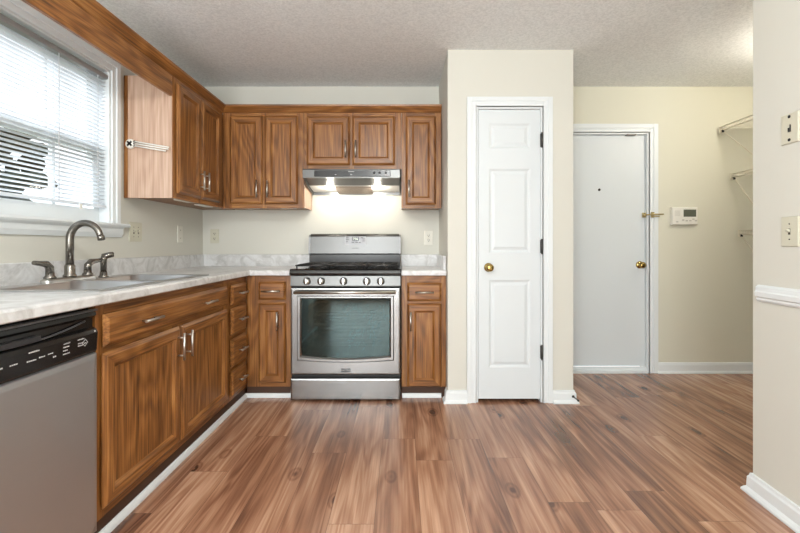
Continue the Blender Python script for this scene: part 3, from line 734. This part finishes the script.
kp = onbg(-0.466, -0.294, 1.082, 1.152, PANELG, 'keypad', bg, 0.002)
onbg(-0.409, -0.350, 1.114, 1.148, BLACK, 'display', kp, 0.003)
text('7:56', 'clock_digits', DIGIT, kp, (-0.379, 3.5645, 1.131), (math.pi/2, 0, 0), 0.022)
m = MB()
for x0, x1, z in [(-0.458, -0.435, 1.138), (-0.458, -0.43, 1.122), (-0.458, -0.44, 1.105), (-0.335, -0.315, 1.138), (-0.322, -0.302, 1.128), (-0.322, -0.302, 1.112), (-0.41, -0.39, 1.100), (-0.38, -0.36, 1.100), (-0.35, -0.335, 1.100)]:
    MB().box(x0, x1, 3.5625, 3.566, z, z+0.005).build('key_mark', DMARK, kp)
text('MAYTAG', 'lettering', DMARK, bg, (-0.380, 3.5632, 1.054), (math.pi/2, 0, 0), 0.014)

# ------------------------------------------------------------------ range hood
HX0, HX1, HY = -0.742, -0.012, 3.25
c = thing('range_hood', 'stainless under-cabinet range hood with lit lamps above the range', 'range hood', (-0.377, 3.45, 1.5))
m = MB()
SIDE = [(3.656, 1.662), (HY+0.004, 1.652), (HY, 1.646), (HY, 1.586), (HY+0.02, 1.584), (3.42, 1.535), (3.656, 1.502)]
m.prism(SIDE, 'x', HX0, HX0+0.006).prism(SIDE, 'x', HX1-0.006, HX1)
m.prism([(3.656, 1.662), (HY+0.004, 1.652), (HY, 1.646), (HY, 1.586), (HY+0.02, 1.584), (HY+0.02, 1.64), (3.656, 1.65)], 'x', HX0+0.006, HX1-0.006)
m.box(HX0+0.006, HX1-0.006, 3.640, 3.656, 1.502, 1.65)
hd = m.build('hood_shell', STEEL2, c)
UND = lambda y: 1.584+(y-(HY+0.02))*(1.535-1.584)/(3.42-HY-0.02) if y < 3.42 else 1.535+(y-3.42)*(1.502-1.535)/(3.656-3.42)
m = MB()
m.prism([(HY+0.021, 1.605), (3.44, 1.553), (3.44, 1.559), (HY+0.021, 1.611)], 'x', HX0+0.007, HX1-0.007)
m.build('underside_front', simple('hood_dark_steel', (96, 96, 96), 0.35, 0.9), c)
MB().prism([(3.4405, 1.553), (3.639, 1.524), (3.639, 1.530), (3.4405, 1.559)], 'x', HX0+0.007, HX1-0.007).build('underside_pan', simple('hood_pan_grey', (205, 205, 202), 0.45, 0.2), c)
ct = MB().box(-0.655, -0.082, HY-0.004, HY+0.002, 1.594, 1.641).build('control_strip', BLACK, c, bevel=0.003)
for x, x_, z, z_ in [(-0.40, -0.355, 1.630, 1.634), (-0.383, -0.370, 1.606, 1.612)]+[(x, x+0.012, 1.607, 1.610) for x in (-0.50, -0.21, -0.17, -0.124)]:
    MB().box(x, x_, HY-0.0048, HY-0.0038, z, z_).build('printed_mark', MARK, ct)
for x in (-0.205, -0.165, -0.118):
    MB().lathe((x, HY-0.0038, 1.622), (0, -1, 0), [(0.008, 0), (0.008, 0.003), (0, 0.004)], 12).build('button', simple('button_grey', (60, 60, 62), 0.4), ct)
fl = MB().prism([(3.46, 1.541), (3.636, 1.508), (3.636, 1.518), (3.46, 1.550)], 'x', -0.530, -0.240).build('grease_filter', simple('filter_mesh', (150, 134, 120), 0.45, 0.6, bump=0.6, bscale=260, var=0.4, vscale=180), c)
for x in (-0.575, -0.195):
    le = MB().loops([[(x+dx*0.034, 3.475+dy*0.020, z-dy*0.003) for dx, dy in ((-1,-1), (1,-1), (1,1), (-1,1))] for z in (1.549, 1.541)]).build('lamp_lens', LENS, c)
    l = bpy.data.lights.new('hood_lamp', 'POINT'); l.energy = 2.5; l.color = (1, 0.93, 0.80); l.shadow_soft_size = 0.02
    lo = bpy.data.objects.new('hood_lamp', l); COL.objects.link(lo); lo.location = (x, 3.475, 1.512)

# ------------------------------------------------------------------ wall cabinets
UZ0, UZ1, UY, UX = 1.365, 2.105, 3.355, -1.385
def wall_cab(name, label, x0, x1, z0, doors, mats=ZX, mid=None):
    c = thing(name, label, 'cabinet', ((x0+x1)/2, 3.5, z0))
    m = MB().box(x0, x1, UY+0.018, 3.656, z0+0.012, UZ1)
    m.build('carcass', OZ, c)
    if name == 'wall_cabinet': MB().box(x1+0.0002, x1+0.0018, UY+0.018, 3.65, z0+0.006, 1.66).build('end_panel', MAPLE, c)['label'] = 'pale maple veneer end panel'
    m = MB(); us = [d[0] for d in doors]+[d[1] for d in doors]
    a, b_ = min(us)+0.012, max(us)-0.012; zz0, zz1 = doors[0][2]+0.012, doors[0][3]-0.012
    m.box(x0, a, UY, UY+0.0175, z0, UZ1, 0).box(b_, x1, UY, UY+0.0175, z0, UZ1, 0)
    if len(doors) == 2:
        mm = (doors[0][1]+doors[1][0])/2; m.box(mm-0.02, mm+0.02, UY, UY+0.0175, z0, UZ1, 0)
    m.box(a, b_, UY+0.0002, UY+0.0172, z0, zz0, 1).box(a, b_, UY+0.0002, UY+0.0172, zz1, UZ1, 1)
    m.build('face_frame', mats, c)
    for d in doors: door(c, FRY(UY-0.0005), d[0], d[1], d[2], d[3], mats, d[4], d[5])
    return c
wall_cab('wall_cabinet', 'two-door oak wall cabinet in the corner left of the range hood', -1.383, -0.757, UZ0, [(-1.326, -1.073, 1.396, 2.078, -1.108, 1.51), (-1.058, -0.800, 1.396, 2.078, -1.026, 1.51)])
wall_cab('bridge_wall_cabinet', 'short two-door oak wall cabinet directly above the range hood', -0.755, -0.002, 1.668, [(-0.732, -0.398, 1.697, 2.075, -0.428, 1.815), (-0.380, -0.050, 1.697, 2.075, -0.352, 1.815)])
wall_cab('narrow_wall_cabinet', 'narrow one-door oak wall cabinet between hood and pantry wall', 0.0, 0.309, UZ0, [(0.032, 0.266, 1.392, 2.076, 0.058, 1.51)])
# left wall cabinet (faces +X, pale veneer side towards the camera)
c = thing('side_wall_cabinet', 'two-door oak wall cabinet on the left wall beside the window with a pale end panel', 'cabinet', (-1.53, 3.0, UZ0))
MB().box(-1.675, UX-0.018, 2.627, 3.650, UZ0+0.012, UZ1).build('carcass', OZ, c)
e = MB().box(-1.655, UX-0.005, 2.619, 2.6265, UZ0, UZ1).build('end_panel', MAPLE, c); e['label'] = 'pale maple veneer end panel'
MB().box(-1.677, -1.6555, 2.616, 2.6265, UZ0, UZ1).build('scribe_strip', OZ, c)
m = MB().box(UX-0.0175, UX, 2.6268, 2.665, UZ0, UZ1, 0).box(UX-0.0175, UX, 3.262, 3.350, UZ0, UZ1, 0).box(UX-0.0175, UX, 2.945, 2.985, UZ0, UZ1, 0)
m.box(UX-0.0172, UX-0.0002, 2.665, 3.262, UZ0, 1.405, 1).box(UX-0.0172, UX-0.0002, 2.665, 3.262, 2.06, UZ1, 1)
m.build('face_frame', ZY, c)
door(c, FRX(UX+0.0005), 2.652, 2.957, 1.396, 2.076, ZY, 2.925, 1.515)
door(c, FRX(UX+0.0005), 2.968, 3.276, 1.396, 2.076, ZY, 3.000, 1.515)
# crown along the tops, valance over the window
c = MB().sweep([(UX-0.001, 1.20), (UX-0.001, UY), (0.309, UY)], [(-0.012, 0.001), (0.003, 0.001), (0.007, 0.006), (0.034, 0.043), (0.036, 0.055), (-0.012, 0.055)], z0=UZ1)
c.m = [0]*6+[1]*6+[0, 1]
c = c.build('crown_moulding', [OY, OX])
tag(c, 'oak crown moulding running along the tops of the wall cabinets', 'moulding')
c = MB().box(UX-0.0185, UX, 1.20, 2.6175, 1.981, UZ1+0.0005).build('window_valance', OY, bevel=0.002)
tag(c, 'oak valance board across the top of the window', 'valance')
# white strips standing in for light reflected on the wall cabinet undersides
for i, (x, y, sx, sy, lab) in enumerate(((-1.43, 2.86, 0.03, 0.09, 'white strip imitating reflected light under the cabinet beside the window'), (-1.46, 3.20, 0.03, 0.09, 'small white strip imitating reflected light under the same cabinet nearer the corner'),
                                    (-1.17, 3.42, 0.045, 0.02, 'white strip imitating reflected light under the left door of the corner wall cabinet'), (-0.89, 3.42, 0.06, 0.02, 'white strip imitating reflected light under the right door of the corner wall cabinet'))):
    o = MB().box(x-sx, x+sx, y-sy, y+sy, UZ0+0.002, UZ0+0.0118).build('reflection_strip', PLAST, bevel=0.003)
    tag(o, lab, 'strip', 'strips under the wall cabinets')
# towel rack on the pale end panel
c = thing('towel_rack', 'white swing-arm towel rack mounted on the pale cabinet end panel', 'towel rack', (-1.635, 2.61, 1.69))
MB().lathe((-1.635, 2.6185, 1.690), (0, -1, 0), [(0.029, 0), (0.029, 0.010), (0.024, 0.016), (0, 0.018)], 24).build('mount', PLAST, c)
m = MB()
for s in (-1, 1): m.loops([[(-1.635+dx*0.013*1-dz*0.004*s, y, 1.690+s*dx*0.013+dz*0.004) for dx, dz in ((-1,-1), (1,-1), (1,1), (-1,1))] for y in (2.5995, 2.6015)])
m.build('pivot_cross', RUBBER, c)
for k, (ze, xe) in enumerate(((1.664, -1.392), (1.653, -1.395), (1.642, -1.41))):
    z = 1.703-0.013*k
    MB().tube([(-1.612, 2.600, z), (xe, 2.588, ze)], 0.0042, 8).build('arm', PLAST, c)
    MB().lathe((-1.607, 2.600, z-0.0005), (1, 0, -0.1), [(0.005, 0), (0.005, 0.008), (0, 0.008)], 8).build('arm_collar', RUBBER, c)

# ------------------------------------------------------------------ switch plates and outlets
def plate(name, label, cat, loc, rot, w_, h, mat, kind, group=None):
    """built in local axes: x right, z up, -y out of the wall"""
    c = thing(name, label, cat, loc, group, rot); ORG[c.name] = Vector((0, 0, 0))
    MB().rings(FRY(0), -w_/2, w_/2, -h/2, h/2, [(0, 0.0005), (0, 0.004), (0.003, 0.0065), (0.005, 0.0065)], (0, 0, 0)).build('cover_plate', mat, c)
    if kind == 'outlet':
        for s in (-1, 1):
            z = s*0.020
            MB().lathe((0, -0.006, z), (0, -1, 0), [(0.0165, 0), (0.0165, 0.002), (0.015, 0.003), (0, 0.003)], 20).build('receptacle', mat, c)
            MB().box(-0.0075, -0.0045, -0.0098, -0.0085, z-0.002, z+0.008).box(0.0045, 0.0075, -0.0098, -0.0085, z-0.002, z+0.008).box(-0.0025, 0.0025, -0.0098, -0.0085, z-0.010, z-0.005).build('slots', SLOT, c)
    elif kind == 'blank':
        for z in (-0.03, 0.03): MB().lathe((0, -0.006, z), (0, -1, 0), [(0.0035, 0), (0.0035, 0.0015), (0, 0.002)], 8).build('screw', SLOT, c)
    elif kind in ('toggle', 'toggle2'):
        for x in ((0,) if kind == 'toggle' else (-0.023, 0.023)):
            MB().box(x-0.005, x+0.005, -0.0075, -0.006, -0.012, 0.012).build('toggle_slot', SLOT, c)
            MB().prism([(-0.006, -0.004), (-0.020, 0.006), (-0.020, 0.012), (-0.006, 0.008)], 'x', x-0.004, x+0.004).build('toggle', mat, c)
            for z in (-0.030, 0.030): MB().lathe((x, -0.006, z), (0, -1, 0), [(0.003, 0), (0.003, 0.0015), (0, 0.002)], 8).build('screw', SLOT, c)
    elif kind == 'jack':
        for z in (-0.044, 0.046): MB().lathe((0, -0.006, z), (0, -1, 0), [(0.006, 0), (0.006, 0.0025), (0.003, 0.004), (0, 0.004)], 12).build('screw', RUBBER, c)
        MB().box(-0.006, 0.006, -0.0085, -0.006, -0.010, 0.003).build('jack_port', RUBBER, c)
        MB().box(0.004, 0.0075, -0.010, -0.006, -0.012, 0.014).box(-0.004, 0.0075, -0.010, -0.006, -0.014, -0.011).build('jack_clip', HINGE, c)
    return c
RL = -math.pi/2          # plates on the left wall: local -y must point to +X
def place_left(*a): return plate(*a)
plate('switch_plate', 'ivory two-gang switch plate on the left wall beside the window sill', 'switch', (XW, 2.73, 1.162), math.pi/2, 0.128, 0.122, PLATE, 'toggle2')
plate('blank_plate', 'white single plate under the left wall cabinet', 'wall plate', (XW, 3.28, 1.163), math.pi/2, 0.075, 0.125, PLATEW, 'blank')
plate('wall_outlet', 'ivory outlet on the back wall in the left corner', 'outlet', (-1.578, YB, 1.155), 0, 0.072, 0.118, PLATE, 'outlet')
plate('wall_outlet', 'ivory outlet on the back wall right of the range', 'outlet', (0.228, YB, 1.140), 0, 0.074, 0.120, PLATEW, 'outlet')
def on_right(ly, z): 
    return (1.53+0.0785*ly, 1.885+0.9969*ly, z)
RR = TH-math.pi/2
plate('phone_jack_plate', 'ivory phone jack plate high on the right wall', 'wall plate', on_right(-0.203, 1.532), RR, 0.084, 0.117, PLATE, 'jack')
plate('light_switch', 'ivory light switch on the right wall above the chair rail', 'switch', on_right(-0.203, 1.131), RR, 0.084, 0.117, PLATE, 'toggle')
# thermostat
c = thing('thermostat', 'white thermostat box on the hall wall beside the entry door', 'thermostat', (2.376, YB, 1.323))
MB().rings(FRY(YB-0.0005), 2.268, 2.484, 1.250, 1.397, [(0, 0), (0, 0.026), (0.006, 0.034), (0.008, 0.034)], (0, 0, 0)).build('housing', PLAST, c)
MB().box(2.362, 2.466, YB-0.0365, YB-0.034, 1.318, 1.378).build('display', LCD, c)
m = MB()
for k in range(6): m.box(2.288, 2.333, YB-0.0358, YB-0.034, 1.325+k*0.008, 1.328+k*0.008)
m.build('speaker_slots', simple('pale_grey', (196, 194, 186), 0.5), c)
for x, z in ((2.358, 1.29), (2.388, 1.285), (2.418, 1.285), (2.443, 1.297), (2.465, 1.285), (2.308, 1.275)):
    MB().box(x-0.009, x+0.009, YB-0.0365, YB-0.034, z-0.006, z+0.006).build('button', bpy.data.materials['pale_grey'], c)
# door stop on the pantry baseboard
c = thing('door_stop', 'small black door stop on the baseboard right of the pantry door', 'door stop', (PX1-0.0, PY-0.02, 0.06))
MB().lathe((PX1-0.008, PY-0.0152, 0.048), (0.35, -1, -0.25), [(0.009, 0), (0.009, 0.005), (0.004, 0.007), (0.004, 0.045), (0.007, 0.047), (0.007, 0.056), (0, 0.057)], 12).build('stop_pin', RUBBER, c)

# ------------------------------------------------------------------ wire shelves in the hall nook
SHX = 3.069
for i, (x0, z, lab) in enumerate(((2.67, 2.068, 'top and deepest white wire shelf on the hall wall'), (2.765, 1.675, 'middle white wire shelf on the hall wall'), (2.825, 1.200, 'lowest white wire shelf on the hall wall'))):
    c = thing('wire_shelf', lab, 'shelf', ((x0+SHX)/2, 3.0, z), 'wire shelves in the hall nook')
    y0, y1 = 2.30, 3.625
    m = MB()
    m.tube([(x0, y0, z), (x0, y1, z)], 0.004, 6).tube([(x0, y0, z-0.032), (x0, y1, z-0.032)], 0.004, 6).tube([(SHX-0.01, y0, z), (SHX-0.01, y1, z)], 0.004, 6)
    k = 0
    while y0+k*0.027 < y1:
        y = y0+k*0.027; m.tube([(x0, y, z-0.032), (x0, y, z+0.002), (SHX-0.008, y, z+0.004)], 0.0024, 5); k += 1
    m.build('wire_deck', WIRE, c)
    for y in (2.45, 3.60):
        MB().tube([(x0, y, z-0.036), (SHX-0.004, y, z-0.036-(SHX-x0)*(0.78 if i == 0 else 1.35))], 0.0045, 6).build('brace', WIRE, c)
    MB().box(x0-0.006, x0+0.010, y1-0.004, y1+0.006, z-0.050, z+0.008).build('end_clip', WIRE, c)
    MB().box(x0-0.005, x0+0.007, y1-0.034, y1-0.022, z-0.050, z-0.030).build('clip_hook', RUBBER, c)

# ------------------------------------------------------------------ ceiling lamps
c = thing('ceiling_light', 'frosted dome ceiling light in the hall behind the right wall', 'lamp', (2.62, 2.62, ZC))
MB().lathe((2.62, 2.62, ZC-0.0005), (0, 0, -1), [(0.15, 0), (0.15, 0.018), (0.14, 0.022), (0, 0.022)], 28).build('base', WHITE, c)
MB().lathe((2.62, 2.62, ZC-0.024), (0, 0, -1), [(0.135, 0), (0.13, 0.03), (0.10, 0.065), (0.05, 0.085), (0, 0.09)], 28).build('glass_dome', DOME, c)
l = bpy.data.lights.new('hall_lamp', 'POINT'); l.energy = 22; l.color = (1, 0.92, 0.78); l.shadow_soft_size = 0.06
lo = bpy.data.objects.new('hall_lamp', l); COL.objects.link(lo); lo.location = (2.62, 2.62, ZC-0.17)
c = thing('ceiling_light', 'added frosted dome ceiling light unseen overhead in the kitchen', 'lamp', (-0.1, 0.35, ZC))  # kitchen fixture and its lamp are added out of view as fill light
MB().lathe((-0.1, 0.35, ZC-0.0005), (0, 0, -1), [(0.18, 0), (0.18, 0.018), (0.17, 0.022), (0, 0.022)], 28).build('base', WHITE, c)
MB().lathe((-0.1, 0.35, ZC-0.024), (0, 0, -1), [(0.165, 0), (0.16, 0.03), (0.12, 0.065), (0.06, 0.085), (0, 0.09)], 28).build('glass_dome', DOME, c)
l = bpy.data.lights.new('kitchen_fill_lamp', 'POINT'); l.energy = 66; l.color = (0.98, 1.0, 0.98); l.shadow_soft_size = 0.12
lo = bpy.data.objects.new('kitchen_fill_lamp', l); COL.objects.link(lo); lo.location = (-0.1, 0.35, ZC-0.26)

# ------------------------------------------------------------------ outside the window
struct(MB().box(-14, -1.95, -6, 16, -0.6, -0.5).build('ground_outside', LAWN))
rt = random.Random(5)
for i, (x, y, h, lab) in enumerate(((-5.6, 5.25, 2.6, 'dark leafy tree outside the window seen between the blind slats'),)):
    c = thing('garden_tree', lab, 'tree', (x, y, -0.5))
    MB().tube([(x, y, -0.5), (x+0.05, y, 0.4), (x, y+0.1, 1.2)], [0.14, 0.11, 0.07], 8).build('trunk', BARK, c)
    bm = bmesh.new()
    for k in range(150):
        mt = Matrix.Translation((rt.gauss(0, 0.55), rt.gauss(0, 0.45), 1.0+rt.random()**0.8*(h-0.6))) @ Matrix.Diagonal((rt.uniform(0.06, 0.22), rt.uniform(0.06, 0.24), rt.uniform(0.05, 0.14), 1))
        bmesh.ops.create_icosphere(bm, subdivisions=2, radius=1, matrix=mt)
    for v in bm.verts: v.co += Vector((1, 1, 1))*0.0 + v.co.normalized()*0.08*noise.noise(v.co*9)
    me = bpy.data.meshes.new('foliage'); bm.to_mesh(me); bm.free(); me.materials.append(HEDGE)
    o = bpy.data.objects.new('foliage', me); COL.objects.link(o); o.parent = c
